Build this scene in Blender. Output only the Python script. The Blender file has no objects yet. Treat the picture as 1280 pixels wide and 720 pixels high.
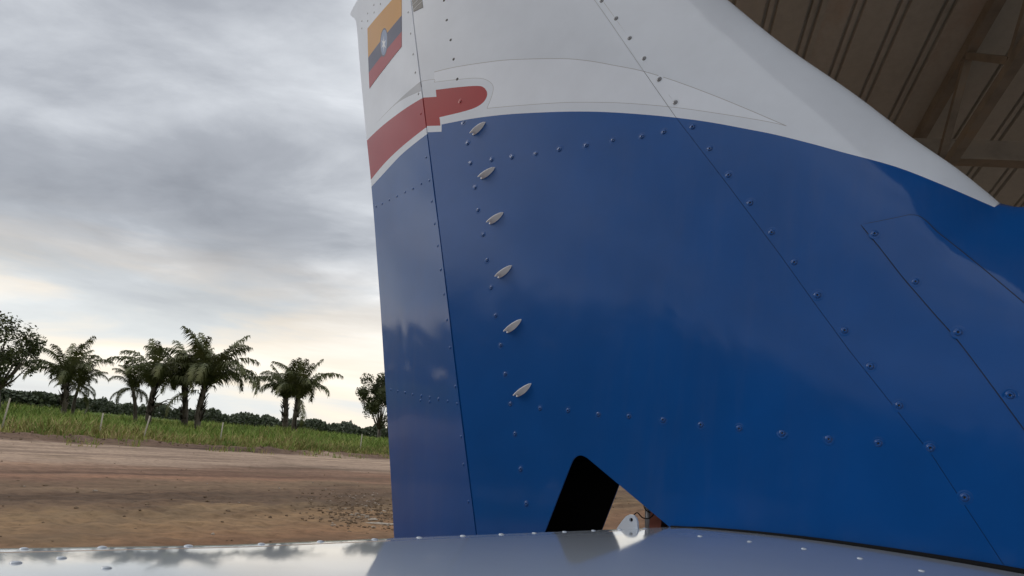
import bpy, bmesh, math, random
import numpy as np
from mathutils import Vector, Matrix, noise, geometry
R = math.radians
random.seed(7)
scene = bpy.context.scene
COL = scene.collection

# ------------------------------------------------------------------ camera
FPX = 1000.0                       # focal length in pixels of a 1280 wide frame
ROLL = R(5.3)
PITCH = math.atan(198.7 / FPX)
CAMZ = 1.35
CAM = np.array([0.0, 0.0, CAMZ])
Fv = np.array([0, math.cos(PITCH), math.sin(PITCH)])
R0 = np.array([1.0, 0, 0]); U0 = np.array([0, -math.sin(PITCH), math.cos(PITCH)])
Xc = math.cos(ROLL) * R0 + math.sin(ROLL) * U0
Yc = -math.sin(ROLL) * R0 + math.cos(ROLL) * U0
cd = bpy.data.cameras.new('camera')
cam = bpy.data.objects.new('camera', cd); COL.objects.link(cam)
cd.sensor_width = 36.0
cd.lens = 36.0 * FPX / 1280.0
cd.clip_start = 0.02; cd.clip_end = 6000
M = Matrix(((Xc[0], Yc[0], -Fv[0], 0), (Xc[1], Yc[1], -Fv[1], 0), (Xc[2], Yc[2], -Fv[2], CAMZ), (0, 0, 0, 1)))
cam.matrix_world = M
scene.camera = cam

# ------------------------------------------------------------------ light
SUN_AZ, SUN_EL = R(-77), R(32)     # azimuth from +Y, positive to the right
scene.view_settings.view_transform = 'Standard'
scene.view_settings.look = 'None'
scene.view_settings.exposure = 0.26
scene.view_settings.gamma = 1.0
sl = bpy.data.lights.new('sun', 'SUN'); sl.energy = 0.6; sl.angle = R(20); sl.color = (1.0, 0.93, 0.84)
so = bpy.data.objects.new('sun', sl); COL.objects.link(so)
sd = Vector((math.sin(SUN_AZ) * math.cos(SUN_EL), math.cos(SUN_AZ) * math.cos(SUN_EL), math.sin(SUN_EL)))
so.rotation_euler = sd.to_track_quat('Z', 'Y').to_euler()
so.location = sd * 50

world = bpy.data.worlds.new('World'); scene.world = world; world.use_nodes = True
nt = world.node_tree; nt.nodes.clear()
def N(tree, typ, **kw):
    n = tree.nodes.new(typ)
    for k, v in kw.items():
        if k.startswith('i_'):
            n.inputs[k[2:].replace('_', ' ')].default_value = v
        else:
            setattr(n, k, v)
    return n
def math_node(tree, op, a, b=None, clamp=False):
    n = tree.nodes.new('ShaderNodeMath'); n.operation = op; n.use_clamp = clamp
    for i, x in enumerate((a, b)):
        if x is None: continue
        if isinstance(x, (int, float)): n.inputs[i].default_value = x
        else: tree.links.new(x, n.inputs[i])
    return n.outputs[0]
def ramp_node(tree, fac, stops, interp='LINEAR'):
    n = tree.nodes.new('ShaderNodeValToRGB'); n.color_ramp.interpolation = interp
    e = n.color_ramp.elements
    while len(e) < len(stops): e.new(0.5)
    for el, (p, c) in zip(e, stops):
        el.position = p; el.color = (*c, 1) if len(c) == 3 else c
    tree.links.new(fac, n.inputs[0]); return n.outputs[0]
def mix_rgb(tree, fac, a, b, blend='MIX'):
    n = tree.nodes.new('ShaderNodeMix'); n.data_type = 'RGBA'; n.blend_type = blend
    for s, x in ((n.inputs[0], fac), (n.inputs[6], a), (n.inputs[7], b)):
        if isinstance(x, (int, float)): s.default_value = x
        elif isinstance(x, tuple): s.default_value = (*x, 1) if len(x) == 3 else x
        else: tree.links.new(x, s)
    return n.outputs[2]
L = nt.links.new
tc = N(nt, 'ShaderNodeTexCoord')
sep = N(nt, 'ShaderNodeSeparateXYZ'); L(tc.outputs['Generated'], sep.inputs[0])
dz = sep.outputs[2]
dzc = math_node(nt, 'MAXIMUM', dz, 0.0)
den = math_node(nt, 'ADD', dzc, 0.16)
px_ = math_node(nt, 'DIVIDE', sep.outputs[0], den)
py_ = math_node(nt, 'DIVIDE', sep.outputs[1], den)
cmb = N(nt, 'ShaderNodeCombineXYZ'); L(px_, cmb.inputs[0]); L(py_, cmb.inputs[1])
mp = N(nt, 'ShaderNodeMapping'); L(cmb.outputs[0], mp.inputs[0])
mp.inputs['Rotation'].default_value = (0, 0, R(24)); mp.inputs['Scale'].default_value = (0.60, 0.82, 1); mp.inputs['Location'].default_value = (-7.7, -2.9, 0)
n1 = N(nt, 'ShaderNodeTexNoise', i_Scale=0.80, i_Detail=8.0, i_Roughness=0.46, i_Distortion=0.35); L(mp.outputs[0], n1.inputs['Vector'])
n2 = N(nt, 'ShaderNodeTexNoise', i_Scale=3.2, i_Detail=8.0, i_Roughness=0.6, i_Distortion=0.3); L(mp.outputs[0], n2.inputs['Vector'])
cl = math_node(nt, 'ADD', math_node(nt, 'MULTIPLY', n1.outputs[0], 0.84), math_node(nt, 'MULTIPLY', n2.outputs[0], 0.16))
SKY_STR = 0.1
K = 1.0 / SKY_STR
def sc(c, k=1.12): return tuple(x * K * k for x in c)
cloud = ramp_node(nt, cl, [(0.38, sc((0.20, 0.21, 0.235))), (0.46, sc((0.32, 0.335, 0.365))), (0.525, sc((0.53, 0.55, 0.58))), (0.585, sc((0.86, 0.88, 0.91)))])
# low layer: pale streaks close to the horizon
mp2 = N(nt, 'ShaderNodeMapping'); L(tc.outputs['Generated'], mp2.inputs[0])
mp2.inputs['Scale'].default_value = (1.3, 1.3, 10)
n3 = N(nt, 'ShaderNodeTexNoise', i_Scale=1.5, i_Detail=7.0, i_Roughness=0.55, i_Distortion=0.4); L(mp2.outputs[0], n3.inputs['Vector'])
low = ramp_node(nt, n3.outputs[0], [(0.30, sc((0.52, 0.54, 0.56))), (0.44, sc((0.64, 0.66, 0.66))), (0.55, sc((0.82, 0.74, 0.63))), (0.68, sc((0.92, 0.85, 0.75)))])
lowf = N(nt, 'ShaderNodeMapRange'); lowf.interpolation_type = 'SMOOTHSTEP'
L(dz, lowf.inputs[0]); lowf.inputs[1].default_value = 0.05; lowf.inputs[2].default_value = 0.24; lowf.inputs[3].default_value = 1.0; lowf.inputs[4].default_value = 0.0
cloud2 = mix_rgb(nt, lowf.outputs[0], cloud, low)
sky = N(nt, 'ShaderNodeTexSky', sky_type='NISHITA'); sky.sun_disc = False
sky.sun_elevation = SUN_EL; sky.sun_rotation = SUN_AZ
skyc = mix_rgb(nt, 0.93, sky.outputs[0], cloud2)
bg = N(nt, 'ShaderNodeBackground'); bg.inputs[1].default_value = SKY_STR
L(skyc, bg.inputs[0]); wo = N(nt, 'ShaderNodeOutputWorld'); L(bg.outputs[0], wo.inputs[0])

# ------------------------------------------------------------------ helpers
def tag(o, label=None, cat=None, group=None, kind=None):
    if label: o['label'] = label
    if cat: o['category'] = cat
    if group: o['group'] = group
    if kind: o['kind'] = kind
    return o
def empty(name, loc=(0, 0, 0)):
    o = bpy.data.objects.new(name, None); COL.objects.link(o); o.location = loc; o.empty_display_size = 0.2
    return o
def link(name, me, mats, parent=None):
    o = bpy.data.objects.new(name, me); COL.objects.link(o)
    if mats is not None:
        for m in (mats if isinstance(mats, (list, tuple)) else [mats]): me.materials.append(m)
    if parent is not None:
        o.parent = parent
        o.matrix_parent_inverse = world_of(parent).inverted()
    return o
def world_of(o):
    m = o.matrix_basis.copy()
    if o.parent is not None: m = world_of(o.parent) @ o.matrix_parent_inverse @ m
    return m
def mesh(name, vs, fs, smooth=False, mi=None):
    me = bpy.data.meshes.new(name); me.from_pydata([tuple(v) for v in vs], [], fs); me.update()
    if smooth: me.polygons.foreach_set('use_smooth', [True] * len(me.polygons))
    if mi is not None: me.polygons.foreach_set('material_index', mi)
    return me
class MB:
    def __init__(s): s.v = []; s.f = []; s.m = []
    def add(s, vs, fs, m=0):
        b = len(s.v); s.v += [tuple(x) for x in vs]; s.f += [tuple(i + b for i in f) for f in fs]; s.m += [m] * len(fs)
    def beam(s, p, q, w, h, up=(0, 0, 1), m=0):
        p = Vector(p); q = Vector(q); d = (q - p).normalized(); u = Vector(up)
        x = d.cross(u).normalized(); y = x.cross(d).normalized()
        vs = []
        for c in (p, q):
            for a, b in ((-1, -1), (1, -1), (1, 1), (-1, 1)): vs.append(c + x * (a * w / 2) + y * (b * h / 2))
        s.add(vs, [(0, 1, 2, 3), (7, 6, 5, 4), (0, 4, 5, 1), (1, 5, 6, 2), (2, 6, 7, 3), (3, 7, 4, 0)], m)
    def tube(s, pts, rad, n=8, m=0, cap=True):
        pts = [Vector(p) for p in pts]; rings = []
        rr = rad if isinstance(rad, (list, tuple)) else [rad] * len(pts)
        ref = Vector((0.31, 0.77, 0.55)).normalized()
        for i, p in enumerate(pts):
            d = (pts[min(i + 1, len(pts) - 1)] - pts[max(i - 1, 0)]).normalized()
            x = d.cross(ref).normalized(); y = d.cross(x)
            rings.append([p + (x * math.cos(2 * math.pi * k / n) + y * math.sin(2 * math.pi * k / n)) * rr[i] for k in range(n)])
        vs = [v for r in rings for v in r]; fs = []
        for i in range(len(pts) - 1):
            for k in range(n):
                fs.append((i * n + k, i * n + (k + 1) % n, (i + 1) * n + (k + 1) % n, (i + 1) * n + k))
        if cap: fs.append(tuple(range(n))[::-1]); fs.append(tuple((len(pts) - 1) * n + k for k in range(n)))
        s.add(vs, fs, m)
    def build(s, name, mats, parent=None, smooth=False):
        return link(name, mesh(name, s.v, s.f, smooth, s.m), mats, parent)
def ray(px, py):
    d = Xc * (px - 640) / FPX - Yc * (py - 360) / FPX + Fv
    return d / np.linalg.norm(d)
def at(px, py, dist):
    """point on the sight line at a horizontal distance"""
    d = ray(px, py); return CAM + d * (dist / math.hypot(d[0], d[1]))

# ------------------------------------------------------------------ materials
def mat(name, col, rough=0.5, coat=0.0, coat_rough=0.03, metal=0.0, spec=0.5):
    m = bpy.data.materials.new(name); m.use_nodes = True
    b = m.node_tree.nodes['Principled BSDF']
    b.inputs['Base Color'].default_value = (*col, 1); b.inputs['Roughness'].default_value = rough
    b.inputs['Coat Weight'].default_value = coat; b.inputs['Coat Roughness'].default_value = coat_rough
    b.inputs['Metallic'].default_value = metal; b.inputs['Specular IOR Level'].default_value = spec
    return m
def bsdf(m): return m.node_tree.nodes['Principled BSDF']
def noise_out(t, scale, detail=5, rough=0.55, coord='Object', mscale=None, dist=0.0):
    c = N(t, 'ShaderNodeTexCoord'); src = c.outputs[coord]
    if mscale:
        mm = N(t, 'ShaderNodeMapping'); mm.inputs['Scale'].default_value = mscale; t.links.new(src, mm.inputs[0]); src = mm.outputs[0]
    n = N(t, 'ShaderNodeTexNoise', i_Scale=scale, i_Detail=detail, i_Roughness=rough, i_Distortion=dist); t.links.new(src, n.inputs['Vector'])
    return n.outputs[0]
def bump(m, fac, strength, dist=0.01, coat=False):
    t = m.node_tree; b = N(t, 'ShaderNodeBump', i_Strength=strength, i_Distance=dist); t.links.new(fac, b.inputs['Height'])
    t.links.new(b.outputs[0], bsdf(m).inputs['Normal'])
    if coat: t.links.new(b.outputs[0], bsdf(m).inputs['Coat Normal'])
def paint(name, col, var=0.05, rough=0.35, coat_rough=0.03, coat=0.8):
    m = mat(name, col, rough, coat, coat_rough, spec=0.15); t = m.node_tree
    f = noise_out(t, 9, 6, 0.6)
    c = ramp_node(t, f, [(0.3, tuple(x * (1 - var) for x in col)), (0.7, tuple(min(1, x * (1 + var)) for x in col))])
    # faint streaks of dust running down the skin
    f3 = noise_out(t, 7, 5, 0.6, 'Object', (5, 5, 0.7)); f4 = noise_out(t, 2.2, 5, 0.65)
    dust = math_node(t, 'MULTIPLY', math_node(t, 'MULTIPLY', ramp_node(t, f3, [(0.46, (0, 0, 0)), (0.74, (1, 1, 1))]), ramp_node(t, f4, [(0.40, (0, 0, 0)), (0.66, (1, 1, 1))])), 0.055)
    c = mix_rgb(t, dust, c, (0.34, 0.30, 0.25))
    t.links.new(c, bsdf(m).inputs['Base Color'])
    # dust film: coat roughness varies a little
    f2 = noise_out(t, 38, 4, 0.7)
    mr = N(t, 'ShaderNodeMapRange'); t.links.new(f2, mr.inputs[0]); mr.inputs[1].default_value = 0.35; mr.inputs[2].default_value = 0.75
    mr.inputs[3].default_value = coat_rough; mr.inputs[4].default_value = coat_rough * 2.5 + 0.02
    t.links.new(mr.outputs[0], bsdf(m).inputs['Coat Roughness'])
    bump(m, noise_out(t, 420, 2, 0.5), 0.035, 0.0006, True)      # orange peel
    return m
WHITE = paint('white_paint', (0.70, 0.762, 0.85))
COOL = paint('pearl_decal', (0.77, 0.83, 0.92))
BLUE = paint('blue_paint', (0.0012, 0.073, 0.295), 0.08, coat=0.62)
RED = paint('red_decal', (0.37, 0.005, 0.010), coat=0.4)
GREY = paint('grey_decal', (0.38, 0.40, 0.44))
EDGE = mat('decal_edge', (0.34, 0.34, 0.36), 0.5)
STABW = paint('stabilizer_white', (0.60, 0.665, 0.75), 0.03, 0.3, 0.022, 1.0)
INNER = mat('unlit_interior', (0.006, 0.006, 0.008), 0.8, spec=0.1)  # near black stands in for the unlit inside of the fin
STEEL = mat('screw_steel', (0.28, 0.29, 0.31), 0.45, metal=0.5)
HOLE = mat('screw_recess', (0.01, 0.01, 0.014), 0.7)
VGM = mat('vane_grey', (0.86, 0.87, 0.89), 0.45, 0.3, 0.2)
YEL = paint('flag_yellow', (0.62, 0.30, 0.03), coat=0.35); FBL = paint('flag_blue', (0.05, 0.055, 0.12), coat=0.35); FRD = paint('flag_red', (0.38, 0.02, 0.03), coat=0.35)
EMB = paint('emblem_blue', (0.24, 0.32, 0.50), coat=0.35); EMW = paint('emblem_white', (0.75, 0.78, 0.82)); EMR = mat('emblem_rim', (0.12, 0.12, 0.16), 0.5)
PLAC = mat('placard_black', (0.025, 0.027, 0.03), 0.4); PLW = mat('placard_line', (0.35, 0.36, 0.37), 0.5)
WIRE = mat('black_wire', (0.008, 0.008, 0.009), 0.8, spec=0.15)
RUSTP = mat('red_oxide', (0.16, 0.04, 0.025), 0.6)
RODM = mat('grey_rod', (0.3, 0.32, 0.35), 0.45, metal=0.4)

# ================================================================== AIRPLANE TAIL
TH = R(39)                                      # spanwise direction, away from the camera side
LEAN = R(2.2)                                   # the fin leans away a little at its top
n3h = np.array([math.sin(TH), math.cos(TH), 0]); v3v = np.array([0, 0, 1.0]) * math.cos(LEAN) + n3h * math.sin(LEAN); n3v = n3h * math.cos(LEAN) - np.array([0, 0, 1.0]) * math.sin(LEAN); a3v = np.array([math.cos(TH), -math.sin(TH), 0])
D0 = 0.9                                        # camera to near fin skin
TAIL = empty('airplane', tuple(CAM + n3v * 0.95 - a3v * 0.45 + np.array([0, 0, -0.2])))
tag(TAIL, 'blue and white airplane tail with red stripe and tricolour flag on its rudder', 'airplane')

def hinge_px(y): return (513.5 + 0.1225 * y, y)
def on_plane(px, py, D):
    d = ray(px, py); P = d * D / (d @ n3v); return np.array([P @ a3v, P @ v3v])
H_BOT = on_plane(*hinge_px(665), D0); H_TOP = on_plane(*hinge_px(0), D0)
HD = (H_TOP - H_BOT) / np.linalg.norm(H_TOP - H_BOT)
def hinge_s(z): return H_BOT[0] + (z - H_BOT[1]) * HD[0] / HD[1]
def thick(z): return 0.140 * (1 - 0.30 * max(min(z, 1.0), 0.0))
def smooth_line(pts, n=4):
    p = [np.array(q, float) for q in pts]; out = []
    for i in range(len(p) - 1):
        a = p[max(i - 1, 0)]; b = p[i]; c = p[i + 1]; d = p[min(i + 2, len(p) - 1)]
        for j in range(n):
            t = j / n
            out.append(tuple(0.5 * ((2 * b) + (c - a) * t + (2 * a - 5 * b + 4 * c - d) * t * t + (3 * b - a - 3 * c + d) * t ** 3)))
    out.append(tuple(p[-1])); return out
LE_PX = [(700, -157), (760, -112), (830, -60), (870, -30), (910, 0), (960, 41), (999, 70), (1038, 96.5), (1077, 124), (1139, 171), (1193, 208), (1230, 237), (1250, 254)]
LE = []
for q in smooth_line(LE_PX, 5):
    z0 = 0.5
    for _ in range(6):
        s_, z0 = on_plane(q[0], q[1], D0 + thick(z0) / 2)
    LE.append((s_, z0))
ls, lz = LE[-1]
LE += [(ls + 0.014, lz - 0.006), (ls + 0.03, lz - 0.008), (ls + 0.06, lz - 0.014), (ls + 0.16, lz - 0.045), (ls + 0.4, lz - 0.13), (ls + 0.75, lz - 0.25)]
LEn = np.array(LE)
def le_dist(s, z):
    """distance to the leading edge polyline and unit direction away from it"""
    p = np.array([s, z]); A = LEn[:-1]; B = LEn[1:]; d = B - A
    t = np.clip(((p - A) * d).sum(1) / (d * d).sum(1), 0, 1)
    q = A + d * t[:, None]; w = p - q; r = np.hypot(w[:, 0], w[:, 1]); i = int(r.argmin())
    if r[i] < 1e-6:
        nn = np.array([d[i][1], -d[i][0]]); nn /= np.linalg.norm(nn)
        if nn[1] > 0: nn = -nn
        return 0.0, nn
    return float(r[i]), w[i] / r[i]
NOSE = 0.36
CR_A = on_plane(1136, 262, D0 + 0.01); CR_B = on_plane(1285, 378, D0 + 0.01)
CR_T = (CR_B - CR_A) / np.linalg.norm(CR_B - CR_A); CR_N = np.array([-CR_T[1], CR_T[0]])
if CR_N[1] < 0: CR_N = -CR_N
def crease(s, z):
    """the skin breaks away towards the dorsal fin in front of the fairing plate"""
    p = np.array([s, z]) - CR_A; t = p @ CR_T; d = p @ CR_N
    if d < -0.01 or t < -0.03: return 0.0
    w = min(1.0, (t + 0.03) / 0.09); w = w * w * (3 - 2 * w)
    return w * 0.17 * (d if d > 0.01 else (d + 0.01) ** 2 / 0.04)
def wave(s, z, k=0.0):
    return crease(s, z) + 0.0008 * noise.noise(Vector((s * 4.2, z * 3.4, 3.3 + k))) + 0.00032 * noise.noise(Vector((s * 9.0, z * 8.0, 9.3 + k)))
def fin_off(s, z):
    r, g = le_dist(s, z); e = max(0.0, 1 - r / NOSE); T = thick(z)
    return T / 2 * (1 - math.sqrt(max(0.0, 1 - e * e))) + wave(s, z) * min(1, r / 0.05)
def fin_nrm(s, z):
    """outward normal (towards the camera side) in (s, z, n) components"""
    r, g = le_dist(s, z); e = max(0.0, min(1.0, 1 - r / NOSE)); T = thick(z)
    c = math.sqrt(max(0.0, 1 - e * e)); k = T / 2 * e / NOSE
    h = 2e-3
    ws = (wave(s + h, z) - wave(s - h, z)) / (2 * h); wz = (wave(s, z + h) - wave(s, z - h)) / (2 * h)
    v = np.array([-g[0] * k + ws * c, -g[1] * k + wz * c, -c]); return v / np.linalg.norm(v)
def W3(s, z, off): return CAM + a3v * s + v3v * z + n3v * (D0 + off)
def V3(c): return a3v * c[0] + v3v * c[1] + n3v * c[2]
def px2fin(px, py):
    off = 0.0
    for _ in range(25):
        s, z = on_plane(px, py, D0 + off); off = 0.5 * off + 0.5 * fin_off(s, z)
    return (float(s), float(z))
def PF(pts): return [px2fin(*p) for p in pts]

def inpoly(pts, poly):
    x = pts[:, 0]; y = pts[:, 1]; c = np.zeros(len(pts), bool); n = len(poly)
    for i in range(n):
        x1, y1 = poly[i]; x2, y2 = poly[i - 1]
        if y1 == y2: continue
        k = ((y1 > y) != (y2 > y)) & (x < (x2 - x1) * (y - y1) / (y2 - y1) + x1); c ^= k
    return c
def dens(poly, step=0.02, closed=True):
    out = []; n = len(poly)
    for i in range(n if closed else n - 1):
        a = np.array(poly[i]); b = np.array(poly[(i + 1) % n]); k = max(1, int(np.linalg.norm(b - a) / step))
        for j in range(k): out.append(tuple(a + (b - a) * j / k))
    if not closed: out.append(tuple(poly[-1]))
    return out
def strip(px_line, w=0.7):
    """thin outline polygon along a pixel polyline"""
    p = np.array(px_line, float); t = np.gradient(p, axis=0); t /= np.linalg.norm(t, axis=1)[:, None]
    nn = np.stack([-t[:, 1], t[:, 0]], 1) * w / 2
    return [tuple(x) for x in p + nn] + [tuple(x) for x in (p - nn)[::-1]]
def skin(name, outline, regions, extra, pos, nrm, back, mats, back_mat, parent, base_mat=0, step=0.03):
    """a painted sheet: (s,z) outline triangulated with its paint lines as edges, lifted on the surface, with a back face and a rim"""
    verts = []; edges = []
    def addpoly(poly):
        b = len(verts); n = len(poly); verts.extend(poly); edges.extend((b + i, b + (i + 1) % n) for i in range(n))
    out = dens(outline, step); addpoly(out)
    regs = [(dens(r, step), m) for r, m in regions]
    for r, m in regs: addpoly(r)
    o = np.array(out); lo = o.min(0); hi = o.max(0)
    g = [(x, y) for x in np.arange(lo[0], hi[0], step) for y in np.arange(lo[1], hi[1], step)]
    g = np.array(g + list(extra)); g = g[inpoly(g, out)]
    verts.extend(tuple(x) for x in g)
    r = geometry.delaunay_2d_cdt([Vector(v) for v in verts], edges, [], 0, 1e-6)
    vv = np.array([(v.x, v.y) for v in r[0]]); ff = [f for f in r[2]]
    cen = np.array([vv[list(f)].mean(0) for f in ff]); keep = inpoly(cen, out)
    mi = np.full(len(ff), base_mat)
    for poly, m in regs: mi[inpoly(cen, poly)] = m
    ff = [f for f, k in zip(ff, keep) if k]; mi = list(mi[keep])
    used = sorted({i for f in ff for i in f}); idx = {u: k for k, u in enumerate(used)}
    vv = vv[used]; ff = [tuple(idx[i] for i in f) for f in ff]
    P = [pos(*v) for v in vv]; Nn = [nrm(*v) for v in vv]
    # orient so that the faces look along the normal
    f0 = ff[len(ff) // 2]; a, b, c = (P[i] for i in f0[:3])
    if np.cross(b - a, c - a) @ Nn[f0[0]] < 0: ff = [f[::-1] for f in ff]
    nv = len(P); B = [back(v, p, q) for v, p, q in zip(vv, P, Nn)]
    fs = list(ff) + [tuple(i + nv for i in f[::-1]) for f in ff]; mm = mi + [back_mat] * len(ff)
    cnt = {}
    for f, m in zip(ff, mi):
        for i in range(len(f)):
            e = (f[i], f[(i + 1) % len(f)]); cnt[e] = m
    for (i, j), m in cnt.items():
        if (j, i) not in cnt:
            fs.append((j, i, i + nv, j + nv)); mm.append(m)
    me = mesh(name, P + B, fs, True, [int(x) for x in mm])
    nr = []
    nfl = len(ff)
    for p in me.polygons:
        if p.index < nfl: nr += [tuple(Nn[v]) for v in p.vertices]
        elif p.index < 2 * nfl: nr += [tuple(-Nn[v - nv]) for v in p.vertices]
        else: nr += [tuple(p.normal)] * len(p.vertices)
    me.normals_split_custom_set(nr)
    return link(name, me, mats, parent)

# ---- paint lines of the fin, read off as outlines on its skin
BLUE_LINE = smooth_line([(552, 155.6), (575, 151), (600, 146.8), (640, 142.5), (700, 139.7), (747, 139.7), (794, 142.3), (843, 146.8), (889, 153), (936, 161.7), (971, 168.7), (1018, 180.5), (1053, 190.2), (1120, 208.5), (1178, 231), (1228, 252.5), (1243, 259)])
blue_fin = PF([(531, 165.5), (551.9, 164.6)] + BLUE_LINE)
blue_fin = blue_fin + [(ls + 0.03, lz + 0.06), (1.2, 0.3), (1.2, -0.5), (-1.0, -0.5), (blue_fin[0][0] - 0.05, blue_fin[0][1])]
DEC_TOP = smooth_line([(542.9, 90), (569, 83.8), (606.5, 78), (639.4, 74.6), (700, 73.2), (735.4, 76), (766, 81.4), (803.8, 89), (851, 103.8), (912.4, 127.4), (983, 157.4)])
DEC_BOT = smooth_line([(983, 157.4), (959.6, 152), (912, 144), (846, 134.5), (782.6, 129), (735, 127.8), (700, 128.4), (650.4, 131.7), (608.7, 135.4)])
DEC_L = smooth_line([(608.7, 135.4), (615, 119), (616.3, 107.5), (608.7, 100.2), (595.5, 97.6), (570, 99.5), (542.9, 102.7)])
dec_px = DEC_TOP + DEC_BOT[1:] + DEC_L[1:]
WB = smooth_line([(522, 102.5), (542, 99.2), (542.9, 102.7)])
red_px = [(520, 122.5), (545.5, 121), (544.8, 112.3)] + smooth_line([(544.8, 112.3), (573.6, 108.8), (595.5, 107.3), (604.5, 109.2), (609, 116.3), (606.5, 125), (597.7, 132.7), (582.4, 138.6), (549.4, 146.6)])[1:] + [(550.6, 157), (520, 158)]
fin_regs = [(blue_fin, 1), (PF(dec_px), 2), (PF(red_px), 3), (PF(strip(DEC_TOP, 0.7)), 4), (PF(strip(DEC_BOT, 0.55)), 4), (PF(strip(DEC_L, 0.5)), 4), (PF(strip(WB, 0.5)), 4)]
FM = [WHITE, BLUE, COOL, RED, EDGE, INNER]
# ---- seam between main skin and leading edge skin
SEAM = [(620, -180), (700, -60), (757, 20), (804, 88.5), (844, 146), (910, 232), (975, 319), (1020, 382), (1062.6, 440), (1115, 506), (1166, 571), (1243, 689), (1290, 760)]
seam = PF(SEAM)
ZT = 0.98; ZB = -0.17
le_top = LE[0]
def off_line(line, d):
    p = np.array(line); t = np.gradient(p, axis=0); t /= np.linalg.norm(t, axis=1)[:, None]
    return [tuple(x) for x in p + np.stack([-t[:, 1], t[:, 0]], 1) * d]
# notch (opening for the tailplane torque tube): pixel outline on the near skin
NOTCH = [(664, 704), (682, 662), (711.5, 586)] + smooth_line([(711.5, 586), (716, 575.5), (721, 570.5), (727, 569.3), (734, 572.5)])[1:] + [(836, 658), (853, 676), (853, 704)]
notch = PF(NOTCH)
hz = lambda z, d=0.0014: (hinge_s(z) + d, z)
main_out = [hz(ZT), hz(ZB), (notch[0][0], ZB)] + notch[:-1] + [(notch[-2][0], ZB)]
sb = [q for q in seam if q[1] > ZB and q[1] < ZT]
main_out += [(sb[-1][0], ZB)] + sb[::-1] + [(sb[0][0], ZT)]
sm2 = off_line(sb, 0.0006)
if sm2[0][0] < sb[0][0]: sm2 = off_line(sb, -0.0006)
nose_rows = []
for e in (0.0012, 0.004, 0.009, 0.016, 0.026, 0.04, 0.058, 0.08, 0.105, 0.13, 0.16, 0.19):
    for q in dens(LE, 0.03, False):
        r, g = le_dist(*q); nose_rows.append((q[0] + g[0] * e, q[1] + g[1] * e))
lead_out = [(sm2[0][0], LE[0][1])] + sm2 + [(sm2[-1][0] + 0.02, ZB), (LE[-1][0], ZB)] + LE[::-1]
fpos = lambda s, z: W3(s, z, fin_off(s, z))
fnrm = lambda s, z: V3(fin_nrm(s, z))
fback = lambda v, p, q: p - q * 0.0016
skin_main = skin('fin_skin', main_out, fin_regs, [], fpos, fnrm, fback, FM, 5, TAIL)
skin_lead = skin('leading_edge_skin', lead_out, fin_regs, nose_rows, fpos, fnrm, fback, FM, 5, TAIL)
# far side skins: mirrored about the middle plane
gpos = lambda s, z: W3(s, z, thick(z) - fin_off(s, z))
def gnrm(s, z):
    c = fin_nrm(s, z); return V3((c[0], c[1], -c[2]))
far_regs = [(blue_fin, 1)]
skin('far_fin_skin', main_out, far_regs, [], gpos, gnrm, fback, FM, 5, TAIL)
skin('far_leading_edge_skin', lead_out, far_regs, nose_rows, gpos, gnrm, fback, FM, 5, TAIL)
# rear spar, tip rib and sub-seam strap close the box
b = MB()
for z0, z1 in ((ZB, 0.2), (0.2, 0.6), (0.6, ZT)):
    q = [W3(hinge_s(z) + 0.012, z, o) for z, o in ((z0, 0.004), (z0, thick(z0) - 0.004), (z1, thick(z1) - 0.004), (z1, 0.004))]
    b.add(q, [(0, 1, 2, 3)])
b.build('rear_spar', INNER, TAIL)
b = MB()
tp = [(hinge_s(ZT) + 0.004, ZT - 0.004), (-0.95, ZT - 0.004), (-0.8, ZT - 0.004), (LE[0][0] - 0.05, ZT - 0.004)]
nl = [W3(s, z, 0.002) for s, z in tp]; fl = [W3(s, z, thick(z) - 0.002) for s, z in tp]
b.add(nl + fl, [(i, i + 1, i + 5, i + 4) for i in range(3)]); b.build('fin_tip', WHITE, TAIL)
# lap strap behind the seam: filler painted pale, grey and dark blue along its length
SF = [mat('seam_filler_pale', (0.42, 0.42, 0.42), 0.6), mat('seam_filler_grey', (0.12, 0.125, 0.14), 0.6), mat('seam_filler_blue', (0.003, 0.03, 0.12), 0.6)]
zt1 = px2fin(804, 88.5)[1]; zt2 = px2fin(843, 147)[1]
sbd = dens(sb, 0.006, False); b = MB()
for i in range(len(sbd) - 1):
    q = []
    for (s, z), k in ((sbd[i], -1), (sbd[i], 1), (sbd[i + 1], 1), (sbd[i + 1], -1)): q.append(W3(s + 0.012 * k, z, fin_off(s, z) + 0.0011))
    zc = (sbd[i][1] + sbd[i + 1][1]) / 2
    b.add(q, [(0, 1, 2, 3)], 0 if zc > zt1 else 1 if zc > zt2 else 2)
b.build('seam_strap', SF, TAIL)

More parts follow.
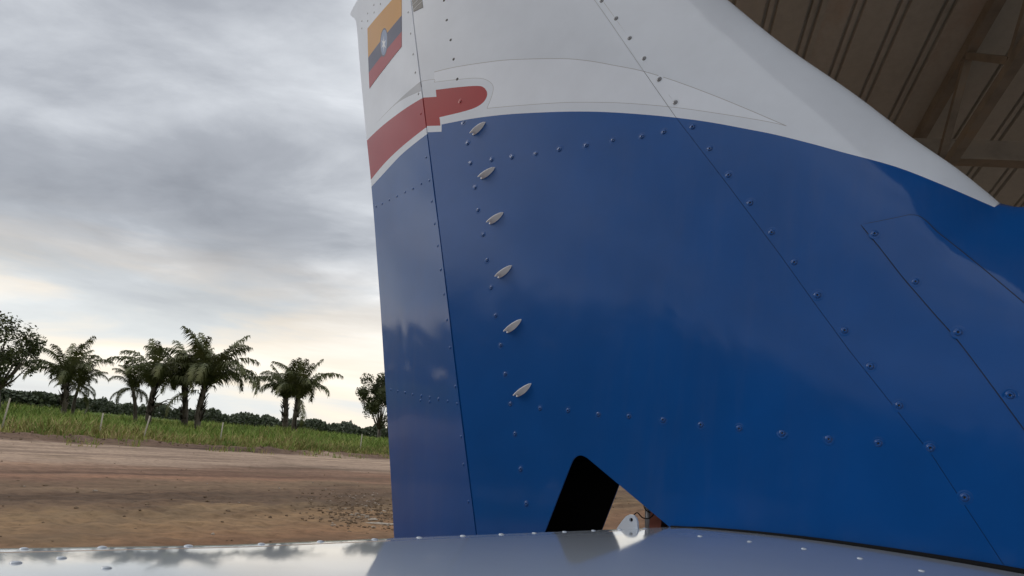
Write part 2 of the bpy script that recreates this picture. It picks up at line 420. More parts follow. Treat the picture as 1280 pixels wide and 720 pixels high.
# ---- dorsal fairing plate on the leading edge skin
DORS = smooth_line([(1077, 281.5), (1110, 275), (1136, 269.5)], 3) + smooth_line([(1136, 269.5), (1148, 270.5), (1160, 279), (1172, 291), (1200, 313), (1240, 346), (1290, 388)], 3)[1:] + [(1330, 470), (1330, 600), (1300, 563)] + smooth_line([(1300, 563), (1251, 496), (1200, 428), (1172, 396), (1152, 373), (1128, 345), (1100, 309), (1077, 281.5)], 3)[1:-1]
dors = PF(DORS)
def dlift(s, z):
    p = np.array([[s, z]]); return 0.0016
dpos = lambda s, z: W3(s, z, fin_off(s, z) - 0.0017)
def dnrm(s, z):
    c = fin_nrm(s, z); v = c + np.array([-0.012, 0.004, 0]); return V3(v / np.linalg.norm(v))
dback = lambda v, p, q: p - q * 0.0015
dn_ = np.array(dors); ctr = dn_.mean(0)
def grow(poly, d):
    p = np.array(poly); t = np.roll(p, -1, 0) - np.roll(p, 1, 0); t /= np.linalg.norm(t, axis=1)[:, None]; n_ = np.stack([t[:, 1], -t[:, 0]], 1)
    q = p + n_ * d
    return [tuple(x) for x in (q if np.abs(q - ctr).sum() > np.abs(p - ctr).sum() else p - n_ * d)]
SEAL = mat('fairing_seal', (0.002, 0.012, 0.045), 0.5)
skin('fairing_seal', grow(dors, 0.0011), [], [], lambda s, z: W3(s, z, fin_off(s, z) - 0.0004), fnrm, lambda v, p, q: p - q * 0.0003, [SEAL], 0, TAIL)
dors_o = skin('dorsal_fairing', dors, [], [q for q in nose_rows], dpos, dnrm, dback, [BLUE], 0, TAIL)

# ---- rudder: own plane, swung away from the camera about the hinge line
axv = a3v * HD[0] + v3v * HD[1]
def rot(v, k, t): return v * math.cos(t) + np.cross(k, v) * math.sin(t) + k * (k @ v) * (1 - math.cos(t))
mv = rot(n3v, axv, R(-22)); cv = np.cross(mv, axv)
H0 = W3(H_BOT[0], H_BOT[1], 0.0)
def px2rud(px, py):
    d = ray(px, py); P = CAM + d * (((H0 - CAM) @ mv) / (d @ mv)) - H0
    return (float(P @ cv), float(P @ axv))
def PR(pts): return [px2rud(*p) for p in pts]
if px2rud(492, 668)[0] < 0: cv = -cv
CH = 0.30
def rwave(u, w):
    return 0.0011 * noise.noise(Vector((u * 5.0, w * 3.6, 1.7))) + 0.0004 * noise.noise(Vector((u * 9, w * 8, 5.1))) - 0.010 * (1 - (2 * u / 0.28 - 1) ** 2) * 0.25
def rthick(u): return max(0.004, 0.085 * (1 - u / (CH + 0.02)))
def rpos(u, w): return H0 + cv * u + axv * w + mv * rwave(u, w)
def rnrm(u, w):
    h = 2e-3; du = (rwave(u + h, w) - rwave(u - h, w)) / (2 * h); dw = (rwave(u, w + h) - rwave(u, w - h)) / (2 * h)
    v = -mv + cv * du + axv * dw; return v / np.linalg.norm(v)
TE = [(493.5, 690), (492, 668), (486.6, 570), (481, 470), (475.5, 378), (468.5, 282), (463, 215), (457, 158), (451, 93), (446.2, 34), (445, 27), (442.5, 22.5), (439, 20.3), (437.3, 18), (438, 15), (442, 8), (447, 0), (456, -12), (470, -28), (490, -42), (507, -48)]
te = PR(TE)
hl = [(0.0012, te[-1][1]), (0.0012, te[0][1] - 0.09), (te[0][0], te[0][1] - 0.09)]
rud_out = te + hl
WL = smooth_line([(463.2, 234.8), (481.7, 216), (502.5, 194.2), (519.2, 179.6), (531.7, 169.2), (535, 166.6)])
RL = smooth_line([(462.4, 226.5), (481.7, 204.6), (502.5, 184.8), (523.3, 167), (533.5, 158.6)])
RT = smooth_line([(458, 176.6), (479.4, 157.5), (507.8, 136), (529.5, 121.7)])
def ext(line, l=(-8, 7.5), r=(6, -4)):
    return [(line[0][0] + l[0], line[0][1] + l[1])] + line + [(line[-1][0] + r[0], line[-1][1] + r[1])]
rblue = PR(ext(WL)) + [(-0.1, -0.2), (0.5, -0.2)]
rred = PR(ext(RT) + ext(RL)[::-1])
swoosh = PR(smooth_line([(470.5, 155.4), (492.4, 134), (507.8, 123), (526.6, 114)]) + smooth_line([(526.2, 101.4), (507.8, 118), (485.8, 139.3), (470.5, 155.4)])[:-1])
rback = lambda v, p, q: H0 + cv * v[0] + axv * v[1] + mv * (rthick(v[0]) + 0.002)
RUD = skin('rudder', rud_out, [(rblue, 1), (rred, 3), (swoosh, 6)], [], rpos, rnrm, rback, FM + [GREY], 1, TAIL, step=0.025)

# flag decal with its emblem, 0.4 mm proud of the rudder skin
flag = PR([(460.6, 36), (502.5, -13), (503.3, 58.5), (463, 111)])
fy = PR([(440, 96), (461.7, 72.5), (502.5, 20), (520, -2), (520, -80), (440, -80)])
fr = PR([(440, 118), (462.5, 91.2), (503, 40), (520, 18), (520, 200), (440, 200)])
fe = []; ce = (481.8, 53.5)
emb = [(ce[0] + 4.8 * math.sin(t) * (1 + 0.03 * math.cos(8 * t)), ce[1] - 18 * math.cos(t) - 4.8 * math.sin(t) * 0.6) for t in np.arange(0, 2 * math.pi, 2 * math.pi / 24)]
emb2 = [(ce[0] + 4.0 * math.sin(t), ce[1] - 16 * math.cos(t) - 4.0 * math.sin(t) * 0.6) for t in np.arange(0, 2 * math.pi, 2 * math.pi / 24)]
star = [(ce[0] - 0.2 + (3.2 if k % 2 == 0 else 1.0) * math.sin(k * math.pi / 6), ce[1] + 2 - (10.5 if k % 2 == 0 else 3.2) * math.cos(k * math.pi / 6)) for k in range(12)]
shadow_edge = PR([(463, 111), (503.3, 58.5), (503.3, 57), (463, 109)])
lift = 0.0005
flag_o = skin('flag_decal', flag, [(fy, 0), (fr, 2), (PR(emb), 5), (PR(emb2), 3), (PR(star), 4)], [], lambda u, w: rpos(u, w) - mv * lift, rnrm, lambda v, p, q: p + mv * 0.0004, [YEL, FBL, FRD, EMB, EMW, EMR], 1, RUD, base_mat=1, step=0.02)
tag(flag_o, 'yellow, dark blue and red flag decal with pale oval emblem')
# black placard at the top of the hinge line
pl = PR([(511.5, -30), (512.9, 0), (515.0, 15.3)]) 
plf = PF([(517.0, 14.9), (529, 9.2), (527.8, 0), (524.5, -30), (513.2, -30), (514.9, 0)])
plines = [PF(strip([(517, 12), (522, 7), (528, 1.5)], 0.8)), PF(strip([(516.5, 6), (520, 2.5), (524, -2)], 0.7)), PF(strip([(516, 1), (519, -2), (522, -6)], 0.7))]
plo = skin('placard', plf, [(q, 1) for q in plines], [], lambda s, z: W3(s, z, fin_off(s, z) - 0.0006), fnrm, lambda v, p, q: p - q * 0.0005, [PLAC, PLW], 0, skin_main, step=0.02)
tag(plo, 'small black placard with pale diagonal strokes')

# ---- screws and rivets
def lathe(name, prof, seg, mats, mi):
    vs = []; fs = []; m = []
    for r, h in prof:
        for k in range(seg): vs.append((r * math.cos(2 * math.pi * k / seg), r * math.sin(2 * math.pi * k / seg), h))
    for i in range(len(prof) - 1):
        for k in range(seg):
            fs.append((i * seg + k, i * seg + (k + 1) % seg, (i + 1) * seg + (k + 1) % seg, (i + 1) * seg + k)); m.append(mi[i])
    fs.append(tuple((len(prof) - 1) * seg + k for k in range(seg))); m.append(mi[-1])
    me = mesh(name, vs, fs, True, m)
    for x in mats: me.materials.append(x)
    return me
PROF = [(2.0, -0.02), (1.75, 0.055), (1.45, 0.05), (1.22, -0.02), (1.15, 0.10), (1.02, 0.14), (0.98, 0.10), (0.93, 0.34), (0.75, 0.48), (0.48, 0.56), (0.40, 0.54), (0.32, 0.24)]
MI = [2, 2, 2, 0, 0, 0, 1, 0, 0, 0, 0, 1]
def screw_me(name, r, mm, skin_m=None): return lathe(name, [(a * r, h * r * 0.6) for a, h in PROF], 12, [mm, HOLE, skin_m or mm], MI)
DOME = [(1.0, 0.0), (0.90, 0.16), (0.70, 0.28), (0.40, 0.35), (0.12, 0.37)]
def dome_me(name, r, mm): return lathe(name, [(a * r, h * r) for a, h in DOME], 10, [mm], [0] * 5)
DSTEEL = mat('dark_screw_steel', (0.06, 0.06, 0.07), 0.6)
S_BL = screw_me('screw', 0.0035, BLUE); S_WH = screw_me('screw', 0.0033, STEEL, WHITE)
R_BL = screw_me('screw', 0.0031, BLUE); R_WH = screw_me('screw', 0.0015, DSTEEL); R_RD = screw_me('screw', 0.0029, RED)
D_BL = dome_me('rivet', 0.0026, BLUE); D_WH = dome_me('rivet', 0.0023, STEEL); D_RD = dome_me('rivet', 0.0024, RED)
def place(me, name, P, nn, parent, spin=None):
    o = bpy.data.objects.new(name, me); COL.objects.link(o); o.parent = parent; o.matrix_parent_inverse = world_of(parent).inverted()
    q = Vector(nn).to_track_quat('Z', 'Y').to_matrix().to_4x4()
    k = random.uniform(0.92, 1.08); q = q @ Matrix.Rotation(random.gauss(0, 0.035), 4, 'X') @ Matrix.Scale(k, 4)
    o.matrix_basis = Matrix.Translation(Vector(P)) @ q @ Matrix.Rotation(random.random() * 6.28 if spin is None else spin, 4, 'Z')
    return o
bl_x = [q[0] for q in BLUE_LINE]; bl_y = [q[1] for q in BLUE_LINE]
def fin_screw(px, py, big, parent, lift=0.0):
    s, z = px2fin(px, py); P = W3(s, z, fin_off(s, z) - lift); nn = V3(fin_nrm(s, z))
    blue = py > (np.interp(px, bl_x, bl_y) if px > 552 else 164)
    red = (not blue) and 549 < px < 608 and 110 < py < 146
    me = (S_BL if blue else S_WH) if big else (R_RD if red else R_BL if blue else R_WH)
    place(me, 'screw', P, nn, parent)
COLUMN = [(555, .7), (558.4, 25.4), (563.3, 49.8), (567, 74), (571.5, 99), (575.8, 126.8), (580, 152.5), (584.8, 179.6), (588.3, 204.6), (594, 234.8), (597.7, 262.5), (604, 294), (609, 325), (614, 360), (619.6, 394.8), (626, 431.7), (631.5, 467.8), (638, 505.5), (643.8, 542.7), (650.7, 586.7), (658, 630)]
UROW = [(614.6, 200.4), (640, 197), (670, 192.3), (699.5, 187), (733, 181.8), (766.5, 175), (802.5, 170.8), (830, 165)]
LROW = [(675, 511), (710, 513.5), (748, 518), (786, 521), (829, 525), (876, 531), (924, 535.7), (977.8, 541.5), (1036, 549), (1098, 554.4)]
DIAG = [(718, -44), (735, -21), (752, 1), (770, 23), (787, 47.7), (805, 73), (824, 99), (844, 128), (865.8, 158.8), (887.5, 185.8), (910.8, 219), (937.8, 253.8), (964.8, 290.5), (993, 328), (1022, 369), (1056, 413), (1088, 458), (1124, 507), (1163, 560), (1206, 622)]
ACC = [(1094, 292.5), (1145, 352.5), (1198.3, 415.8), (1263, 494.5)]
for q in COLUMN: fin_screw(*q, False, skin_main)
for q in UROW: fin_screw(*q, q[0] > 690, skin_main)
for q in LROW: fin_screw(*q, q[0] > 800, skin_main)
for q in DIAG: fin_screw(*q, True, skin_lead)
for q in ACC: fin_screw(*q, True, dors_o, 0.0017)
RCOL = [(510.4, 15.4), (513.7, 42), (517, 68), (519.8, 90.8), (523.6, 117.4), (526.4, 142), (533, 196.5), (537, 225.4), (540, 251.7), (543.5, 279.8), (547.3, 307.3), (551, 337), (555, 367.7), (559, 399.8), (563, 434.6), (569.8, 483.3), (571.8, 504.7), (577, 546), (580, 580.7), (586, 627)]
RTOP = [(468.7, 6.6), (477, 5.3), (460.8, 17), (469, 16), (453, 26.3), (460.8, 26.3), (453, 35.5)]
RROW = [(470.6, 258), (478.5, 254.8), (488, 250), (497.7, 245.6), (507.7, 240.6), (517.5, 236), (527.5, 229.8), (489, 487), (498.2, 489), (507.8, 490.7), (517.6, 493), (528.4, 495), (539.3, 496.7), (549.8, 499), (561, 501.5), (527.3, 500.7), (539, 502.5)]
for q in RCOL + RTOP + RROW:
    u, w = px2rud(*q); y = q[1]
    yb = np.interp(q[0], [463, 482, 502.5, 519, 532], [235, 216, 194, 179.6, 169]); yr = np.interp(q[0], [459, 479, 508, 529], [176, 157.5, 136, 121.7])
    place(D_BL if y > yb else D_RD if y > yr else D_WH, 'rivet', rpos(u, w), rnrm(u, w), RUD)

# ---- vortex generators: curved vanes standing out of the skin
VG = [((591.5, 168.2), (606.8, 152.6)), ((601.8, 222.8), (618.8, 209.3)), ((612.5, 279.3), (629.3, 265.6)), ((623.2, 346.6), (639.8, 331.9)), ((634, 415), (651.8, 399.2)), ((646.2, 494.8), (664, 479.4))]
for p0, p1 in VG:
    A = np.array(W3(*px2fin(*p0), 0)); B = np.array(W3(*px2fin(*p1), 0)); d = B - A; Ln = np.linalg.norm(d); d /= Ln
    side = np.cross(d, -n3v); b = MB(); k = 14; vs = []; fs = []
    for i in range(k + 1):
        t = i / k                                   # aft to front
        h = 0.0090 * (1 - t ** 2.4) ** 0.6 * (0.86 + 0.14 * min(1, t * 4)) + 0.0003
        bow = 0.0042 * math.sin(math.pi * (0.08 + 0.92 * t)) ** 0.8
        nt0 = 0.0030 * max(0, 1 - t * 5)            # notched rear edge
        for sgn in (-1, 1):
            for f_, push in ((0, 0), (0.5, nt0), (1.0, -0.4 * nt0)):
                vs.append(A + d * (Ln * t + push) + side * (bow * (1 - f_ * 1.15) + sgn * 0.0006) - n3v * h * f_)
    for i in range(k):
        q = i * 6; w = q + 6
        for a_, c_ in ((0, 1), (1, 2), (2, 5), (5, 4), (4, 3)): fs.append((q + a_, q + c_, w + c_, w + a_))
    fs += [(0, 3, 4, 1), (1, 4, 5, 2), (k * 6, k * 6 + 1, k * 6 + 4, k * 6 + 3), (k * 6 + 1, k * 6 + 2, k * 6 + 5, k * 6 + 4)]
    b.add(vs, fs)
    # foot flange
    vs = []; m_ = 14
    for hh in (0.0, 0.0009):
        for i in range(m_):
            t = 2 * math.pi * i / m_
            vs.append(A + d * (0.0012 + 0.0020 * math.cos(t)) + side * (0.0010 + 0.0015 * math.sin(t)) - n3v * hh * 2.2)
    fs = [tuple(range(m_, 2 * m_))] + [(i, (i + 1) % m_, m_ + (i + 1) % m_, m_ + i) for i in range(m_)]
    b.add(vs, fs)
    b.build('vortex_generator', VGM, skin_main)

# ---- things inside the notch
b = MB()
def PN(px, py, off): d = ray(px, py); return CAM + d * ((D0 + off) / (d @ n3v))
b.tube([PN(x, y, 0.03) for x, y in smooth_line([(840, 640), (826, 632), (816, 628), (811, 634), (817, 642), (811, 648), (803, 647), (797, 641), (792, 644), (786, 652), (780, 668)], 4)], 0.0008, 6)
b.tube([PN(x, y, 0.035) for x, y in smooth_line([(824, 631), (812, 629), (805, 632), (808, 638), (815, 641), (820, 636)], 4)], 0.0007, 6)
b.build('loose_wire', WIRE, TAIL, True)
b = MB(); b.beam(PN(823, 668, 0.045), PN(826, 636, 0.045), 0.022, 0.016, tuple(a3v)); b.build('elevator_fitting', RUSTP, TAIL)
b = MB(); b.tube([PN(811, 676, 0.055), PN(811, 630, 0.055)], 0.0052, 10); b.build('control_rod', RODM, TAIL, True)

# ---- tailplane (elevator removed): right half under the camera, left half beyond the fin
S_TE = -0.4570
def stab_z(s):
    z = -0.0664 - (0.21 if s < -0.26 else 0.13) * (s + 0.26) ** 2
    e = max(0, s - 0.20) / 0.2
    z -= 0.03 * e ** 3
    if s < S_TE + 0.0285: z -= 0.0007 * min(1.0, (S_TE + 0.0285 - s) / 0.0006)
    return z
def stab_bot(s):
    t = (s - S_TE) / 0.86
    return stab_z(s) - 0.036 - 0.05 * math.sin(math.pi * min(1, max(0, t))) ** 0.8
def panel_wave(s, nn): return 0.00030 * noise.noise(Vector((s * 5, nn * 4, 7.7)))
def sh(s, nn): return -min(0.035, 0.15 * max(0.0, 0.30 - nn)) * max(0.0, 1 - (s - S_TE) / 0.12)   # the edge runs slightly aft outboard
def unsh(s, nn):
    q = s
    for _ in range(12): q = s - sh(q, nn)
    return q
def stab(name, n0, n1, parent):
    ss = [S_TE, S_TE + 0.001, S_TE + 0.0025, S_TE + 0.006] + list(np.arange(S_TE + 0.012, S_TE + 0.0275, 0.005)) + [S_TE + 0.0278, S_TE + 0.0286] + list(np.arange(S_TE + 0.034, 0.40, 0.014))
    ns = list(np.linspace(n0, n1, 70)); vs = []; fs = []
    def ed(i): return 0.0009 * max(0, 1 - i / 3) ** 2          # rolled edge
    for i, s in enumerate(ss):
        for nn in ns: vs.append(CAM + a3v * (s + sh(s, nn)) + n3h * nn + np.array([0, 0, stab_z(s) + panel_wave(s, nn) - ed(i)]))
    m = len(ns); nt_ = len(vs)
    for i, s in enumerate(ss):
        for nn in ns: vs.append(CAM + a3v * (s + sh(s, nn)) + n3h * nn + np.array([0, 0, stab_bot(s) if i < len(ss) - 1 else stab_z(s) - 0.003]))
    k = len(ss)
    for i in range(k - 1):
        for j in range(m - 1):
            q = (i * m + j, i * m + j + 1, (i + 1) * m + j + 1, (i + 1) * m + j)
            fs.append(q[::-1] if n1 < n0 else q); q2 = tuple(x + nt_ for x in q); fs.append(q2 if n1 < n0 else q2[::-1])
    def wall(idx):
        for x, y in zip(idx[:-1], idx[1:]): fs.append((x, y, y + nt_, x + nt_))
    nsm = len(fs)
    wall([j for j in range(m)]); wall([(k - 1) * m + j for j in range(m)]); wall([i * m for i in range(k)]); wall([i * m + m - 1 for i in range(k)])
    me = mesh(name, vs, fs, True)
    bm = bmesh.new(); bm.from_mesh(me); bmesh.ops.recalc_face_normals(bm, faces=bm.faces); bm.to_mesh(me); bm.free()
    me.set_sharp_from_angle(angle=R(50))
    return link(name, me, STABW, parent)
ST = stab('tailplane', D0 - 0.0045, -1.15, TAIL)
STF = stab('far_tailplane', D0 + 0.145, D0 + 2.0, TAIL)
RS = dome_me('rivet', 0.0026, STABW)
def stab_rivet(px, py, s=None):
    d = ray(px, py); z = -0.073
    for _ in range(12):
        P = d * z / d[2]; z = stab_z(unsh(P @ a3v, P @ n3h))
    s_, n_ = P @ a3v, P @ n3h
    if s is not None:
        s_ = s
        for _ in range(12):
            t = s_ / (d @ a3v); n_ = (d * t) @ n3h; s_ = s + sh(s, n_)
    if n_ > D0 - 0.01: return
    place(RS, 'rivet', CAM + a3v * s_ + n3h * n_ + np.array([0, 0, stab_z(unsh(s_, n_)) + panel_wave(unsh(s_, n_), n_)]), (0, 0, 1), ST)
for q in [(30, 687), (128, 684.5), (236, 681), (327, 678.6), (401, 675.5), (468.7, 672.6), (524.6, 670), (579, 668), (627, 667), (668, 666), (705.7, 665), (741.8, 663.6), (775, 662.5), (806, 661.5)]: stab_rivet(*q, S_TE + 0.0105)
for q in [(77, 698), (133, 710.6), (20, 704), (875, 670.3), (937, 677), (1005, 686), (1075, 698), (1152, 713.5)]: stab_rivet(*q)

# black tube drawing the shade of the gap between fin and tailplane root
b = MB(); b.tube([W3(s, (stab_z(s) + 0.0003 + math.sin(LEAN) * D0) / math.cos(LEAN), -0.0020 - 0.0006 * (s + .45)) for s in np.linspace(S_TE + 0.006, 0.30, 40)], [0.0012 + 0.0026 * min(1, max(0, (s - S_TE) / .35)) for s in np.linspace(S_TE + 0.006, 0.30, 40)], 8)
b.build('root_gap_shade', WIRE, TAIL, True)

# hinge bracket standing on the tailplane's rear edge
d = ray(786, 660); t = (S_TE - 0.004) / (d @ a3v); C0 = d * t; nb = C0 @ n3h
b = MB(); out = []
wid = 0.0165
out = [(.0110, -.03), (.0110, 0), (.0104, .0065), (.0082, .0115), (.0045, .0142), (0, .0142), (-.0045, .0118), (-.0090, .0065), (-.0135, 0), (-.017, -.006), (-.017, -.03)]
hole = [(0.0022 + 0.0024 * math.cos(t_), 0.0088 + 0.0022 * math.sin(t_)) for t_ in np.linspace(0, 2 * math.pi, 13)[:-1]]
bpos = lambda u, w, o: CAM + a3v * (S_TE - 0.004 + u) + n3h * (nb + o) + np.array([0, 0, stab_z(S_TE) + w])
verts = [Vector(q) for q in out + hole]; no = len(out); nh = len(hole)
eds = [(i, (i + 1) % no) for i in range(no)] + [(no + i, no + (i + 1) % nh) for i in range(nh)]
cd_ = geometry.delaunay_2d_cdt(verts, eds, [], 0, 1e-7); vv = np.array([(v.x, v.y) for v in cd_[0]])
ff = [f for f in cd_[2] if inpoly(vv[list(f)].mean(0)[None], out)[0] and not inpoly(vv[list(f)].mean(0)[None], hole)[0]]
vs = [bpos(u, w, 0) for u, w in vv] + [bpos(u, w, 0.0032) for u, w in vv]; k = len(vv)
fs = [tuple(f) for f in ff] + [tuple(i + k for i in f[::-1]) for f in ff]
es = {(f[i], f[(i + 1) % 3]) for f in ff for i in range(3)}
fs += [(j, i, i + k, j + k) for i, j in es if (j, i) not in es]
b.add(vs, fs); BR = b.build('hinge_bracket', STABW, TAIL)

b = MB(); ring = [bpos(0.0022 + 0.0032 * math.cos(t_), 0.0088 + 0.0030 * math.sin(t_), 0.0040) for t_ in np.linspace(0, 2 * math.pi, 13)[:-1]]; ring2 = [bpos(0.0022 + 0.0032 * math.cos(t_), 0.0088 + 0.0030 * math.sin(t_), 0.0100) for t_ in np.linspace(0, 2 * math.pi, 13)[:-1]]
b.add(ring + ring2, [tuple(range(12)), tuple(range(12, 24))[::-1]] + [(i, 12 + i, 12 + (i + 1) % 12, (i + 1) % 12) for i in range(12)]); b.build('hole_backing', HOLE, BR)  # dark disc added behind the hole to keep it black

# ---- tail cone carrying fin and tailplane
vs = []; fs = []; seg = 28
st = [(-0.62, 0.035, 0.05, -0.24), (-0.6, 0.06, 0.07, -0.235), (-0.45, 0.075, 0.09, -0.24), (-0.1, 0.10, 0.115, -0.25), (0.4, 0.16, 0.17, -0.26), (1.0, 0.24, 0.27, -0.30), (2.2, 0.42, 0.48, -0.36), (3.4, 0.58, 0.66, -0.40)]
for s, hw, hh, zc in st:
    for k in range(seg):
        t = 2 * math.pi * k / seg
        vs.append(CAM + a3v * s + n3h * (D0 + 0.07 + hw * math.cos(t)) + np.array([0, 0, zc + hh * math.sin(t)]))
for i in range(len(st) - 1):
    for k in range(seg): fs.append((i * seg + k, i * seg + (k + 1) % seg, (i + 1) * seg + (k + 1) % seg, (i + 1) * seg + k))
fs.append(tuple(range(seg))); fs.append(tuple((len(st) - 1) * seg + k for k in range(seg)))
link('tail_cone', mesh('tail_cone', vs, fs, True), BLUE, TAIL)

# ================================================================== HANGAR
RAZ, RSL = R(8.5), R(15)
rd = np.array([math.sin(RAZ), math.cos(RAZ), 0]); ru = np.array([math.cos(RAZ), -math.sin(RAZ), 0])
HROOF = 3.25; TSL = math.tan(RSL)
def roof_pt(u, y, dn=0.0): return CAM + ru * u + rd * y + np.array([0, 0, HROOF - TSL * y - dn])
def roof_hit(px, py, dn=0.0):
    d = ray(px, py); t = (HROOF - dn) / (d[2] + TSL * (d @ rd)); P = d * t; return P @ ru, P @ rd
def sheet_mat():
    m = mat('old_roof_sheet', (0.2, 0.17, 0.13), 0.62, metal=0.15); t = m.node_tree
    f = noise_out(t, 1.4, 8, 0.65, 'Object', (1, 0.22, 1), 0.3)
    c = ramp_node(t, f, [(0.28, (0.36, 0.36, 0.33)), (0.45, (0.50, 0.50, 0.47)), (0.62, (0.54, 0.53, 0.50)), (0.76, (0.44, 0.33, 0.25))])
    g = noise_out(t, 22, 5, 0.7); c2 = ramp_node(t, g, [(0.35, (0.90, 0.90, 0.90)), (0.6, (1, 1, 1))])
    t.links.new(mix_rgb(t, 1.0, c, c2, 'MULTIPLY'), bsdf(m).inputs['Base Color'])
    bump(m, g, 0.04, 0.003); return m
SHEET = sheet_mat()
def steel_mat():
    m = mat('brown_steel', (0.10, 0.075, 0.055), 0.6); t = m.node_tree
    f = noise_out(t, 6, 6, 0.6); t.links.new(ramp_node(t, f, [(0.3, (0.17, 0.15, 0.13)), (0.55, (0.27, 0.24, 0.20)), (0.75, (0.32, 0.24, 0.17))]), bsdf(m).inputs['Base Color'])
    return m
BEAM = steel_mat()
U_EDGE = -0.92
Y0, Y1 = -5.5, 7.2
HANGAR = empty('hangar', tuple(roof_pt(3, Y1 - 0.3) * np.array([1, 1, 0])))
tag(HANGAR, 'open hangar with brown ribbed sheet roof on steel trusses above the airplane', 'hangar')
PIT = 0.205; NR = 3; SW = PIT * NR
prof = []
for k in range(NR):
    x = k * PIT
    prof += [(x, 0), (x + 0.138, 0), (x + 0.143, 0.024), (x + 0.154, 0.024), (x + 0.158, 0.003), (x + 0.180, 0.003), (x + 0.184, 0.024), (x + 0.195, 0.024), (x + 0.200, 0)]
prof += [(SW, 0.0), (SW + 0.02, 0.0)]
vs = []; fs = []
ys = list(np.linspace(Y0, Y1, 9))
for th_ in (0.0, 0.0035):
    for y in ys:
        for x, h in prof: vs.append(tuple(ru * x + rd * y + np.array([0, 0, -TSL * y + h + th_])))
m = len(prof); nt_ = m * len(ys)
for i in range(len(ys) - 1):
    for j in range(m - 1):
        q = (i * m + j, i * m + j + 1, (i + 1) * m + j + 1, (i + 1) * m + j); fs.append(q[::-1]); fs.append(tuple(x + nt_ for x in q))
def rim(ix):
    for x, y in zip(ix[:-1], ix[1:]): fs.append((x, y, y + nt_, x + nt_))
rim(list(range(m))); rim([(len(ys) - 1) * m + j for j in range(m)]); rim([i * m for i in range(len(ys))]); rim([i * m + m - 1 for i in range(len(ys))])
sheet_me = mesh('roof_sheet', vs, fs); sheet_me.materials.append(SHEET)
u0_line = roof_hit(912, 0)[0]           # a rib passes here
first = u0_line - 0.166
k0 = math.ceil((first - U_EDGE) / SW)
u = first - k0 * SW
i = 0
while u < 8.5:
    o = bpy.data.objects.new('roof_sheet', sheet_me); COL.objects.link(o); o.parent = HANGAR; o.matrix_parent_inverse = world_of(HANGAR).inverted()
    o.location = tuple(CAM + ru * u + np.array([0, 0, HROOF + (0.004 if i % 2 else 0.0)])); u += SW; i += 1
# rafter truss along the slope: two chords and diagonals
ut, _ = roof_hit(1240, 10, 0.05)
def drop_at(px, py, u):      # height below the roof where a sight line meets the vertical plane of the truss
    d = ray(px, py); t = u / (d @ ru); P = d * t; return P @ rd, HROOF - TSL * (P @ rd) - P[2]
yl, dl = drop_at(1235, 128, ut)
yl2, dl2 = drop_at(1190, 200, ut)
DL = (dl + dl2) / 2
def truss(u, name='rafter_truss'):
    tr = MB(); tr.beam(roof_pt(u, Y0, 0.055), roof_pt(u, Y1, 0.055), 0.05, 0.06)
    O = tr.build('rafter_truss', BEAM, HANGAR)
    lo = MB(); lo.beam(roof_pt(u, Y0, DL), roof_pt(u, Y1, DL), 0.045, 0.05); lo.build('lower_chord', BEAM, O)
    y = Y0 + 0.2; k = 0
    while y < Y1 - 0.3:
        w = MB(); a_, b_ = (0.09, DL - 0.035) if k % 2 else (DL - 0.035, 0.09)
        w.beam(roof_pt(u, y, a_), roof_pt(u, y + 0.42, b_), 0.035, 0.035, tuple(ru)); w.build('diagonal', BEAM, O)
        y += 0.44; k += 1
truss(ut); truss(ut + 4.2)
print('TRUSS', ut, DL, dl, dl2)
# purlins across: the one in view, and its neighbours up the slope behind the camera
_, ypur = roof_hit(1230, 196, 0.30)
for y in (ypur, ypur - 4.6, ypur - 7.6):
    b = MB(); b.beam(roof_pt(U_EDGE, y, 0.28), roof_pt(8.4, y, 0.28), 0.05, 0.13); b.beam(roof_pt(U_EDGE, y - 0.03, 0.35), roof_pt(8.4, y - 0.03, 0.35), 0.11, 0.012)
    b.build('purlin', BEAM, HANGAR)
for u in (0.75, 4.8, 8.2):
    top = roof_pt(u, Y1 - 0.25, 0.12); b = MB(); b.beam((top[0], top[1], 0), tuple(top), 0.14, 0.14, (0, 1, 0)); b.build('post', BEAM, HANGAR)
for u in (4.8, 8.2):
    top = roof_pt(u, Y0 + 0.25, 0.12); b = MB(); b.beam((top[0], top[1], 0), tuple(top), 0.14, 0.14, (0, 1, 0)); b.build('post', BEAM, HANGAR)

# ================================================================== GROUND
GN = np.array([-0.866, 0.5])                     # across the road, towards the field
GT = np.array([0.5, 0.866])
V_EDGE = 32.2
def vcoord(x, y): return -0.866 * x + 0.5 * y
def ground_h(x, y):
    r = math.hypot(x, y); v = vcoord(x, y)
    if r > 160: return 0.0
    f = min(1, 60 / max(r, 1)) 
    h = 0.035 * noise.noise(Vector((x * 0.35, y * 0.35, 1))) + 0.018 * noise.noise(Vector((x * 1.3, y * 1.3, 4)))
    rough = max(0.0, min(1.0, 1 - abs(v - 10.5) / 4.5))
    h += (0.012 + 0.05 * rough) * noise.noise(Vector((x * 3.1, y * 3.1, 7)))
    e = v - (V_EDGE - 1.1 + 0.5 * noise.noise(Vector((x * 0.2, y * 0.2, 0))))
    h += 0.26 * math.exp(-(e / 0.55) ** 2) * (0.6 + 0.8 * abs(noise.noise(Vector((x * 0.9, y * 0.9, 2)))))
    if v > V_EDGE + 1: h += min(0.35, (v - V_EDGE - 1) * 0.03)
    return h * (0 if r > 150 else 1)
azs = list(np.arange(-180, -62, 4.0)) + list(np.arange(-62, -38, 1.0)) + list(np.arange(-38, -3, 0.22)) + list(np.arange(-3, 7, 1.0)) + list(np.arange(7, 14, 0.4)) + list(np.arange(14, 180, 4.0))
